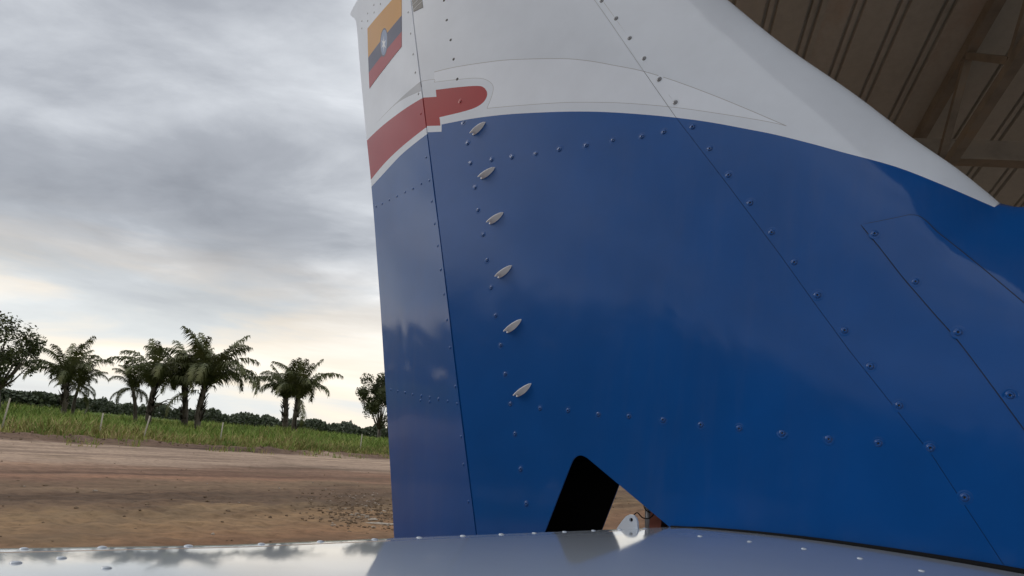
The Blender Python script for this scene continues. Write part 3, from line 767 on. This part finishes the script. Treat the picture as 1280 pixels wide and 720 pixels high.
rs = [0.0] + list(np.geomspace(1.2, 7, 14)) + list(np.geomspace(7.1, 62, 175)) + list(np.geomspace(65, 4000, 34))
vs = [(0, 0, 0)]; fs = []; na = len(azs)
for r in rs[1:]:
    for a_ in azs:
        x = r * math.sin(R(a_)); y = r * math.cos(R(a_)); vs.append((x, y, ground_h(x, y)))
for k in range(na): fs.append((0, 1 + (k + 1) % na, 1 + k))
for i in range(len(rs) - 2):
    for k in range(na):
        fs.append((1 + i * na + k, 1 + i * na + (k + 1) % na, 1 + (i + 1) * na + (k + 1) % na, 1 + (i + 1) * na + k))
def ground_mat():
    m = mat('dirt_and_field', (0.2, 0.15, 0.1), 0.95, spec=0.2); t = m.node_tree
    c = N(t, 'ShaderNodeTexCoord'); s = N(t, 'ShaderNodeSeparateXYZ'); t.links.new(c.outputs['Object'], s.inputs[0])
    v = math_node(t, 'ADD', math_node(t, 'MULTIPLY', s.outputs[0], -0.866), math_node(t, 'MULTIPLY', s.outputs[1], 0.5))
    nz = noise_out(t, 0.16, 6, 0.6, 'Object'); nz2 = noise_out(t, 0.6, 7, 0.65, 'Object'); nz3 = noise_out(t, 5.0, 6, 0.7, 'Object')
    vw = math_node(t, 'ADD', v, math_node(t, 'MULTIPLY', math_node(t, 'SUBTRACT', nz, 0.5), 7.0))
    vw = math_node(t, 'ADD', vw, math_node(t, 'MULTIPLY', math_node(t, 'SUBTRACT', nz2, 0.5), 3.5))
    fac = math_node(t, 'DIVIDE', vw, 34.0)
    band = ramp_node(t, fac, [(0.0, (0.256, 0.163, 0.091)), (0.20, (0.244, 0.144, 0.081)), (0.25, (0.293, 0.200, 0.111)), (0.29, (0.268, 0.194, 0.111)), (0.325, (0.140, 0.098, 0.065)), (0.375, (0.183, 0.125, 0.081)), (0.41, (0.244, 0.175, 0.111)), (0.47, (0.256, 0.156, 0.104)), (0.545, (0.305, 0.206, 0.143)), (0.60, (0.439, 0.344, 0.260)), (0.855, (0.464, 0.369, 0.280)), (0.885, (0.207, 0.144, 0.104)), (1.0, (0.146, 0.106, 0.078))])
    spot = ramp_node(t, nz3, [(0.30, (0.55, 0.53, 0.50)), (0.50, (0.95, 0.95, 0.95)), (0.70, (1.2, 1.18, 1.15))])
    dirt = mix_rgb(t, 1.0, band, spot, 'MULTIPLY')
    rt = N(t, 'ShaderNodeVectorRotate'); rt.rotation_type = 'Z_AXIS'; rt.inputs['Angle'].default_value = R(-60); t.links.new(c.outputs['Object'], rt.inputs[0])
    sm = N(t, 'ShaderNodeMapping'); sm.inputs['Scale'].default_value = (0.07, 0.75, 1); t.links.new(rt.outputs[0], sm.inputs[0])
    sn = N(t, 'ShaderNodeTexNoise', i_Scale=1.0, i_Detail=7.0, i_Roughness=0.62, i_Distortion=0.5); t.links.new(sm.outputs[0], sn.inputs['Vector'])
    st_ = ramp_node(t, sn.outputs[0], [(0.34, (0.46, 0.42, 0.40)), (0.46, (0.80, 0.76, 0.74)), (0.56, (0.98, 0.94, 0.91)), (0.68, (1.25, 1.15, 1.05))])
    dirt = mix_rgb(t, 1.0, dirt, st_, 'MULTIPLY')
    dirt = mix_rgb(t, 1.0, dirt, (1.0, 0.955, 0.95), 'MULTIPLY')
    patch = noise_out(t, 0.38, 5, 0.6, 'Object', None, 0.6)
    dirt = mix_rgb(t, math_node(t, 'MULTIPLY', ramp_node(t, patch, [(0.52, (0, 0, 0)), (0.66, (1, 1, 1))]), 0.45), dirt, (0.13, 0.09, 0.055))
    gn = noise_out(t, 0.25, 7, 0.65, 'Object')
    grass = ramp_node(t, gn, [(0.30, (0.06, 0.095, 0.022)), (0.5, (0.10, 0.15, 0.035)), (0.7, (0.16, 0.18, 0.055))])
    e = N(t, 'ShaderNodeMapRange'); e.clamp = True
    t.links.new(math_node(t, 'ADD', v, math_node(t, 'MULTIPLY', math_node(t, 'SUBTRACT', nz2, 0.5), 1.8)), e.inputs[0]); e.inputs[1].default_value = V_EDGE - 0.2; e.inputs[2].default_value = V_EDGE + 0.3
    t.links.new(mix_rgb(t, e.outputs[0], dirt, grass), bsdf(m).inputs['Base Color'])
    bump(m, nz3, 0.6, 0.03); return m
GROUND = link('ground', mesh('ground', vs, fs, True), ground_mat()); tag(GROUND, kind='structure')
def gpt(px, py):
    d = ray(px, py); t = -CAMZ / d[2]; return d[0] * t, d[1] * t
# clods and stones
def clod_mat(name, lo, hi):
    m = mat(name, lo, 0.95, spec=0.1); t = m.node_tree; f = noise_out(t, 1.7, 5, 0.7)
    t.links.new(ramp_node(t, f, [(0.3, lo), (0.7, hi)]), bsdf(m).inputs['Base Color']); return m
CLOD = clod_mat('clod_earth', (0.10, 0.07, 0.045), (0.24, 0.17, 0.115)); STONE = clod_mat('pale_stone', (0.26, 0.21, 0.165), (0.40, 0.34, 0.28))
ICO = bmesh.new(); bmesh.ops.create_icosphere(ICO, subdivisions=1, radius=1.0)
iv = [np.array(v.co) for v in ICO.verts]; iff = [tuple(v.index for v in f.verts) for f in ICO.faces]; ICO.free()
def rubble(name, spots, m):
    b = MB()
    for x, y, sz in spots:
        k = np.array([random.uniform(.7, 1.4), random.uniform(.7, 1.4), random.uniform(.4, .9)]); ph = random.random() * 6.3
        c = np.array([x, y, ground_h(x, y) + sz * 0.15]); vv = []
        for v in iv:
            w = v * k * sz * (0.75 + 0.5 * random.random()); vv.append((c[0] + w[0] * math.cos(ph) - w[1] * math.sin(ph), c[1] + w[0] * math.sin(ph) + w[1] * math.cos(ph), c[2] + w[2]))
        b.add(vv, iff)
    o = b.build(name, m); tag(o, kind='stuff'); return o
sp = []
for _ in range(700):
    v = random.gauss(10.2, 2.2) if random.random() < 0.75 else random.uniform(6, 31); t = random.uniform(0, 26)
    x, y = GN * v + GT * t; sp.append((x, y, random.uniform(0.006, 0.022) if random.random() < .93 else random.uniform(.02, .045)))
for _ in range(800):
    px = random.gauss(458, 42); py = random.gauss(640, 12) - (470 - px) * 0.12
    if 605 < py < 668:
        x, y = gpt(px, py); sp.append((x, y, random.uniform(0.008, 0.032)))
for _ in range(500):
    v = V_EDGE - 1.0 + random.gauss(0, .5); t = random.uniform(-6, 60); x, y = GN * v + GT * t; sp.append((x, y, random.uniform(0.02, 0.07)))
rubble('earth_clods', sp, CLOD)
sp = []
for _ in range(40):
    v = random.uniform(7, 15); t = random.uniform(2, 24); x, y = GN * v + GT * t; sp.append((x, y, random.uniform(0.012, 0.035)))
for _ in range(60):
    px = random.gauss(450, 30); x, y = gpt(px, random.uniform(615, 660)); sp.append((x, y, random.uniform(0.015, 0.04)))
rubble('pale_stones', sp, STONE)
# litter
LIT = mat('pale_plastic', (0.44, 0.38, 0.31), 0.6)
def litter(px, py, w, l, h, label, ang):
    x, y = gpt(px, py); b = MB(); n_ = 9; vs = []; fs = []
    for sgn in (1, -1):
        for i in range(n_):
            for j in range(n_):
                u = i / (n_ - 1) - .5; v = j / (n_ - 1) - .5; e = max(0, 1 - (2 * max(abs(u), abs(v))) ** 3)
                zz = 0.012 + h * e * (0.5 + 0.9 * abs(noise.noise(Vector((u * 4 + px, v * 4, py))))) if sgn > 0 else 0.0
                a_ = u * l * (1 + .4 * noise.noise(Vector((v * 3, px, 1)))); c_ = v * w * (1 + .5 * noise.noise(Vector((u * 3, py, 2))))
                vs.append((x + a_ * math.cos(ang) - c_ * math.sin(ang), y + a_ * math.sin(ang) + c_ * math.cos(ang), ground_h(x, y) + zz))
    for i in range(n_ - 1):
        for j in range(n_ - 1):
            q = (i * n_ + j, (i + 1) * n_ + j, (i + 1) * n_ + j + 1, i * n_ + j + 1); fs.append(q); fs.append(tuple(k + n_ * n_ for k in q[::-1]))
    b.add(vs, fs); o = b.build('plastic_scrap', LIT, None, True); tag(o, label, 'litter', 'white scraps lying on the dirt')
litter(478, 656, 0.045, 0.45, 0.03, 'long white plastic scrap on the dirt beside the rudder', R(12))
litter(466, 652, 0.04, 0.18, 0.03, 'short white crumpled scrap just left of the long scrap on the dirt', R(40))
litter(94, 548, 0.35, 0.75, 0.16, 'white crumpled bag lying on the earth bank at the grass edge', R(20))

# ---- unseen concrete floor, added to bounce light up to the roof
CONC = mat('bounce_concrete', (0.42, 0.41, 0.39), 0.85); t = CONC.node_tree
t.links.new(ramp_node(t, noise_out(t, 1.2, 7, 0.65), [(0.3, (0.13, 0.115, 0.095)), (0.7, (0.20, 0.175, 0.145))]), bsdf(CONC).inputs['Base Color'])
cs = [ru * a_ + rd * c_ for a_, c_ in ((U_EDGE + 0.3, Y0), (9.0, Y0), (9.0, Y1 + 0.3), (U_EDGE + 0.3, Y1 + 0.3))]
b = MB(); b.add([(p[0], p[1], -0.2) for p in cs] + [(p[0], p[1], 0.13) for p in cs], [(4, 5, 6, 7), (0, 1, 5, 4), (1, 2, 6, 5), (2, 3, 7, 6), (3, 0, 4, 7)])
tag(b.build('bounce_floor', CONC), kind='structure')

# ---- grass
def blade_mat(name, a, b_, c):
    m = mat(name, a, 0.7, spec=0.15); t = m.node_tree; f = noise_out(t, 0.35, 4, 0.6); g = noise_out(t, 30, 2, 0.5)
    mx = math_node(t, 'ADD', math_node(t, 'MULTIPLY', f, 0.7), math_node(t, 'MULTIPLY', g, 0.3))
    t.links.new(ramp_node(t, mx, [(0.36, a), (0.5, b_), (0.63, c)]), bsdf(m).inputs['Base Color'])
    bsdf(m).inputs['Transmission Weight'].default_value = 0.0
    return m
def grass(name, spots, m):
    b_v = []; b_f = []
    for x, y, z, h, w in spots:
        ph = random.random() * 6.28; ln = random.gauss(0, .35); ln2 = random.gauss(0, .35); c, s = math.cos(ph) * w, math.sin(ph) * w
        k = len(b_v); b_v += [(x - c, y - s, z), (x + c, y + s, z), (x + c * .8 + ln * h * .35, y + s * .8 + ln2 * h * .35, z + h * .6), (x - c * .8 + ln * h * .35, y - s * .8 + ln2 * h * .35, z + h * .6), (x + ln * h, y + ln2 * h, z + h)]
        b_f += [(k, k + 1, k + 2, k + 3), (k + 3, k + 2, k + 4)]
    o = link(name, mesh(name, b_v, b_f), m); tag(o, kind='stuff'); return o
GR = blade_mat('grass_blades', (0.10, 0.165, 0.034), (0.20, 0.28, 0.06), (0.36, 0.37, 0.115)); DRY = blade_mat('dry_grass_blades', (0.18, 0.18, 0.06), (0.32, 0.28, 0.11), (0.42, 0.34, 0.16))
sp = []; dry = []
for _ in range(62000):
    v = V_EDGE + 0.2 + (random.random() ** 1.8) * 36; t = random.uniform(-12, 84)
    x, y = GN * v + GT * t; a_ = math.degrees(math.atan2(x, y))
    if a_ < -62 or a_ > -2: continue
    if a_ < -36 and random.random() < .6: continue
    cl_ = noise.noise(Vector((x * 0.16, y * 0.16, 5))) 
    r = math.hypot(x, y); w = 0.014 + 0.0004 * r
    h = (0.45 + 0.8 * max(0, cl_) + 0.35 * random.random()) * min(1, 0.45 + (v - V_EDGE) / 3.0)
    (dry if random.random() < (0.62 if v < V_EDGE + 2.6 else 0.08) else sp).append((x, y, ground_h(x, y) - 0.02, h, w))
for _ in range(5000):
    v = V_EDGE - 0.5 + random.random() * 1.3; t = random.uniform(-12, 84); x, y = GN * v + GT * t
    if noise.noise(Vector((x * .3, y * .3, 8))) > -0.1: dry.append((x, y, ground_h(x, y) - .02, random.uniform(.1, .38), 0.02))
for _ in range(130):            # weeds creeping out on to the road edge
    v = V_EDGE - abs(random.gauss(0, 1.7)); t = random.uniform(-10, 80); c0 = GN * v + GT * t
    for _ in range(random.randint(8, 34)):
        x, y = c0 + np.array([random.gauss(0, .22), random.gauss(0, .22)])
        (dry if random.random() < .5 else sp).append((x, y, ground_h(x, y) - .02, random.uniform(.08, .36), 0.02))
grass('grass', sp, GR); grass('dry_grass', dry, DRY)

# ---- fence posts
POST = mat('post_whitewash', (0.42, 0.39, 0.31), 0.8)
def fence_post(px, label, lean, hgt=1.35, dv=0.9):
    d = ray(px, 540); d2 = np.array([d[0], d[1]]); d2 /= np.linalg.norm(d2); dist = (V_EDGE + dv) / (d2 @ GN); x, y = d2 * dist
    E = empty('fence_post', (x, y, ground_h(x, y))); tag(E, label, 'fence post', 'thin posts along the field edge')
    z = ground_h(x, y); b = MB(); b.tube([(x, y, z - 0.1), (x + lean * .5, y, z + hgt * .5), (x + lean, y, z + hgt)], [0.034, 0.033, 0.03], 8); b.build('shaft', POST, E, True)
    b = MB(); b.tube([(x + lean, y, z + hgt), (x + lean * 1.02, y, z + hgt + .02)], [0.031, 0.02], 8); b.build('post_top', POST, E)
fence_post(0.5, 'pale thin fence post at the left edge of the photo under the broad tree', 0.10, 1.45)
fence_post(124.5, 'pale upright fence post in front of the two left palms', 0.0, 1.2)
fence_post(180, 'whitest fence post, leaning, in the grass below the palm with bare stalks', 0.14, 1.25, 0.3)
fence_post(277, 'faint fence post in the grass right of the tallest palm', 0.0, 1.25, 1.6)
fence_post(453, 'faint fence post in the grass nearest the rudder', 0.0, 1.3, 1.8)

# ================================================================== TREES
def leaf_mat(name, a, b_, c):
    m = mat(name, a, 0.55, spec=0.3); t = m.node_tree; f = noise_out(t, 1.1, 4, 0.6)
    t.links.new(ramp_node(t, f, [(0.32, a), (0.5, b_), (0.68, c)]), bsdf(m).inputs['Base Color']); return m
FROND = leaf_mat('palm_frond_green', (0.055, 0.065, 0.022), (0.095, 0.105, 0.036), (0.16, 0.155, 0.06)); BARK = leaf_mat('palm_bark', (0.05, 0.04, 0.03), (0.09, 0.075, 0.055), (0.13, 0.11, 0.085))
LEAF = leaf_mat('broad_leaf_green', (0.04, 0.052, 0.018), (0.065, 0.08, 0.027), (0.10, 0.105, 0.042)); FOR = leaf_mat('hazy_forest_green', (0.055, 0.072, 0.045), (0.08, 0.10, 0.06), (0.11, 0.125, 0.075))  # forest greens paled to put a slight haze into their colour
def frond_me(seed, el, droop, n=36):
    """a feather leaf of unit length in the XZ plane"""
    rg = random.Random(seed); pts = []; p = Vector((0, 0, 0)); a_ = el; st = 1.0 / n
    for i in range(n + 1):
        pts.append(p.copy()); t = i / n; p = p + Vector((math.cos(a_), 0, math.sin(a_))) * st; a_ -= droop * st * (0.4 + 1.5 * t)
    b = MB()
    for i in range(n):
        w = 0.013 * (1 - i / n) + 0.003
        b.add([pts[i] + Vector((0, -w, 0)), pts[i] + Vector((0, w, 0)), pts[i + 1] + Vector((0, w, 0)), pts[i + 1] + Vector((0, -w, 0))], [(0, 1, 2, 3)])
    for i in range(3, n + 1):
        t = i / n; d = (pts[i] - pts[i - 1]).normalized()
        ln = 0.195 * math.sin(math.pi * min(1, 0.12 + 0.80 * t)) ** 0.7
        for sgn in (-1, 1):
            for rep in range(2):
                o = pts[i] - d * st * 0.5 * rep
                fall = rg.uniform(0.10, 0.75); v = Vector((0, sgn, 0)) * rg.uniform(.55, .9) + d * rg.uniform(.35, .75) + Vector((0, 0, -fall)); v.normalize(); l = ln * rg.uniform(.75, 1.1)
                mid = o + v * l * .5 + Vector((0, 0, 0.02)); tip = o + v * l + Vector((0, 0, -0.10 * l / .34)); q = d * 0.008
                b.add([o - q, o + q, mid + q, mid - q, tip], [(0, 1, 2, 3), (3, 2, 4)])
    me = mesh('frond', b.v, b.f); me.materials.append(FROND); return me
FR_UP = [frond_me(k, R(86 - 4 * (k % 3)), R(44 + 20 * (k % 3))) for k in range(3)]
FR_MID = [frond_me(10 + k, R(74 - 8 * (k % 3)), R(92 + 20 * (k % 3))) for k in range(3)]
FR_LOW = [frond_me(20 + k, R(18 - 14 * (k % 3)), R(85 + 10 * k)) for k in range(3)]
def palm(px, crown, dist, fl, label, nf=26, low=6, trunk_r=0.22, seed=1, shag=True, group='palms along the field', stalks=False):
    rg = random.Random(seed); d = ray(px, 540); d2 = np.array([d[0], d[1]]); d2 /= np.linalg.norm(d2); x, y = d2 * dist
    trunk_r *= 0.72; z = ground_h(x, y); top = at(crown[0], crown[1], dist); top[1] += rg.uniform(-.3, .3)
    E = empty('palm_tree', (x, y, z)); tag(E, label, 'palm tree', group)
    b = MB(); P0 = np.array([x, y, z - 0.2]); pts = []; rr = []
    for i in range(13):
        t = i / 12; q = P0 + (top - P0) * t; q[0] += 0.12 * math.sin(t * 3.1) * (1 if seed % 2 else -1); pts.append(q); rr.append(trunk_r * (1.1 - 0.25 * t) * (1 + 0.12 * rg.uniform(-1, 1)))
    b.tube(pts, rr, 10)
    if shag:      # old leaf bases
        for i in range(46):
            t = rg.uniform(0.30, 1.0); q = P0 + (top - P0) * t; a_ = rg.random() * 6.28; o = Vector((math.cos(a_), math.sin(a_), 0)); c = Vector(q) + o * trunk_r * .7
            tip = c + o * rg.uniform(.12, .30) + Vector((0, 0, rg.uniform(.15, .5))); s_ = Vector((-o.y, o.x, 0)) * .07
            b.add([c - s_, c + s_, tip + s_ * .4, tip - s_ * .4, c - Vector((0, 0, .12))], [(0, 1, 2, 3), (1, 0, 4), (2, 1, 4), (3, 4, 0)])
    b.build('trunk', BARK, E, True)
    if stalks:
        b = MB()
        for a_, l in ((0.3, 1.9), (0.0, 1.5), (-0.3, 1.7)):
            q = P0 + (top - P0) * 0.55; b.tube([q, q + np.array([l * .5, 0, .5 + a_ * .4]), q + np.array([l, 0, .35 + a_ * 1.2])], [.04, .03, .015], 6)
        b.build('dry_stalk', BARK, E)
    for i in range(nf + low):
        az = i * 2.39996 + rg.uniform(-.3, .3); t = i / nf
        if i >= nf: me = rg.choice(FR_LOW); sc_ = rg.uniform(.6, .85)
        elif t < .38: me = rg.choice(FR_UP); sc_ = rg.uniform(.8, 1.0)
        else: me = rg.choice(FR_MID); sc_ = rg.uniform(.85, 1.1)
        o = bpy.data.objects.new('frond', me); COL.objects.link(o); o.parent = E; o.matrix_parent_inverse = world_of(E).inverted()
        o.location = tuple(top + np.array([math.cos(az) * trunk_r * .6, math.sin(az) * trunk_r * .6, rg.uniform(-.25, .1)])); o.rotation_euler = (rg.uniform(-.12, .12), rg.uniform(-.12, .12), az); k = fl * sc_; o.scale = (k, k, k)
palm(74, (84, 478), 58, 3.3, 'palm leaning right next to the broad tree at the far left', 16, 1, .24, 3)
palm(88, (101, 481), 60, 2.2, 'small drooping palm tucked against the leaning palm at left', 14, 9, .15, 4, False)
palm(168, (165, 483), 60, 2.2, 'small drooping palm standing left of the palm with bare stalks', 14, 9, .17, 5, False)
palm(185, (192, 484), 57, 3.9, 'palm with bare side stalks, left of the tall twin-looking pair', 15, 0, .27, 6, True, 'palms along the field', True)
palm(229, (231, 484), 59, 4.1, 'palm just left of and overlapping the tallest palm', 15, 1, .30, 7)
palm(247, (257, 484), 57, 4.7, 'tallest and widest palm of the row', 20, 1, .30, 8)
palm(355, (357, 497), 64, 3.6, 'left palm of the pair standing by themselves nearer the rudder', 15, 0, .29, 9)
palm(369, (373, 498), 63, 3.8, 'right palm of the pair standing by themselves, one frond arching far right', 18, 1, .26, 10)
def tree(px, dist, base_h, crown_c, crown_r, label, nclump, nleaf, leaf, seed, trunk_r=0.25, flat=0.7, name='broadleaf_tree', az=None, hgt=None):
    rg = random.Random(seed)
    if az is None:
        d = ray(px, 540); d2 = np.array([d[0], d[1]]); d2 /= np.linalg.norm(d2); x, y = d2 * dist; top = at(crown_c[0], crown_c[1], dist)
    else:
        x, y = dist * math.sin(R(az)), dist * math.cos(R(az)); top = np.array([x + .2, y, hgt])
    z = ground_h(x, y); E = empty(name, (x, y, z)); tag(E, label, 'tree')
    P0 = np.array([x, y, z - .2]); fork = P0 + (top - P0) * base_h; fork[2] = z + base_h * (top[2] - z)
    b = MB(); b.tube([P0, (P0 + fork) / 2 + np.array([.05, 0, 0]), fork], [trunk_r * 1.15, trunk_r, trunk_r * .8], 10)
    cl_ = []
    for i in range(nclump):
        a_ = rg.random() * 6.28; rr = crown_r * math.sqrt(rg.random()); zz = rg.uniform(-1, 1) * crown_r * flat * math.sqrt(max(0.05, 1 - (rr / crown_r) ** 2))
        c = top + np.array([rr * math.cos(a_), rr * math.sin(a_), zz]); cl_.append((c, crown_r * rg.uniform(.16, .30)))
        if i % 2 == 0:
            m_ = (fork + c) / 2 + np.array([0, 0, -.1 * crown_r]); b.tube([fork, m_, c], [trunk_r * .42, trunk_r * .22, trunk_r * .06], 6)
    b.build('trunk', BARK, E, True)
    lv = []; lf = []
    for c, r in cl_:
        for _ in range(nleaf):
            g = np.array([rg.gauss(0, 1), rg.gauss(0, 1), rg.gauss(0, .7)]); g *= r * (rg.random() ** .45) / max(.3, np.linalg.norm(g)) * 1.2
            p = Vector(c + g); d1 = Vector((rg.gauss(0, 1), rg.gauss(0, 1), rg.gauss(0, .6) - .2)).normalized(); d2_ = d1.cross(Vector((rg.gauss(0, 1), rg.gauss(0, 1), 1))).normalized(); l = leaf * rg.uniform(.7, 1.3); k = len(lv)
            lv += [p - d1 * l, p + d2_ * l * .42, p + d1 * l, p - d2_ * l * .42]; lf.append((k, k + 1, k + 2, k + 3))
    link('crown', mesh('crown', lv, lf), LEAF, E); return E
tree(-8, 50, 0.42, (-5, 438), 1.95, 'large loose-crowned broad tree cut by the left edge of the photo', 50, 150, .10, 21, .22, .85)
tree(474, 105, 0.30, (478, 497), 2.9, 'lone round-crowned tree half hidden behind the rudder edge', 44, 300, .16, 22, .22, 1.15)
# ---- far forest: canopies as one mass far beyond the field
def forest(name, azr, dist, hgt, n, leaf, seed, vary, ragged=0.0):
    rg = random.Random(seed); lv = []; lf = []
    for _ in range(n):
        a_ = rg.uniform(*azr); dd = dist * rg.uniform(1, 1.12); x = dd * math.sin(R(a_)); y = dd * math.cos(R(a_))
        hh = hgt * (1 + vary * noise.noise(Vector((a_ * 0.9, 0, seed))) + .45 * vary * noise.noise(Vector((a_ * 4.5, 3, seed))) + .25 * vary * noise.noise(Vector((a_ * 14, 3, seed))))
        hh *= 1 + ragged * rg.uniform(-1, 1); z = hh * (rg.random() ** .6); p = Vector((x, y, z)); d1 = Vector((rg.gauss(0, 1), rg.gauss(0, 1), rg.gauss(0, 1))).normalized(); d2_ = d1.cross(Vector((rg.gauss(0, 1), rg.gauss(0, 1), 1))).normalized(); l = leaf * rg.uniform(.6, 1.3); k = len(lv)
        lv += [p - d1 * l, p + d2_ * l * .7, p + d1 * l, p - d2_ * l * .7]; lf.append((k, k + 1, k + 2, k + 3))
    o = link(name, mesh(name, lv, lf), FOR); tag(o, kind='stuff'); return o
forest('far_forest', (-60, 16), 330, 4.6, 110000, .55, 31, .6)
forest('plantation', (-40, -27.6), 210, 3.7, 22000, .55, 32, .08)
forest('sky_screen_trees', (-152, -72), 72, 17.0, 60000, .5, 33, .16, .30)  # unseen tree mass added to darken the sky mirrored in the fin
BUSHY = ['first from the frame', 'second from the frame', 'third from the frame', 'farthest from the frame']
for i, (az, dist, h, cr) in enumerate([(-49.5, 47, 3.0, 2.3), (-54.5, 45, 3.2, 2.2), (-60, 46, 3.4, 2.5), (-67, 45, 3.0, 2.6)]):
    tree(0, dist, 0.35, (0, 0), cr, 'bushy dark tree beyond the left edge mirrored in the rudder, ' + BUSHY[i], 44, 170, .16, 70 + i, .2, .75, 'broadleaf_tree', az, h)
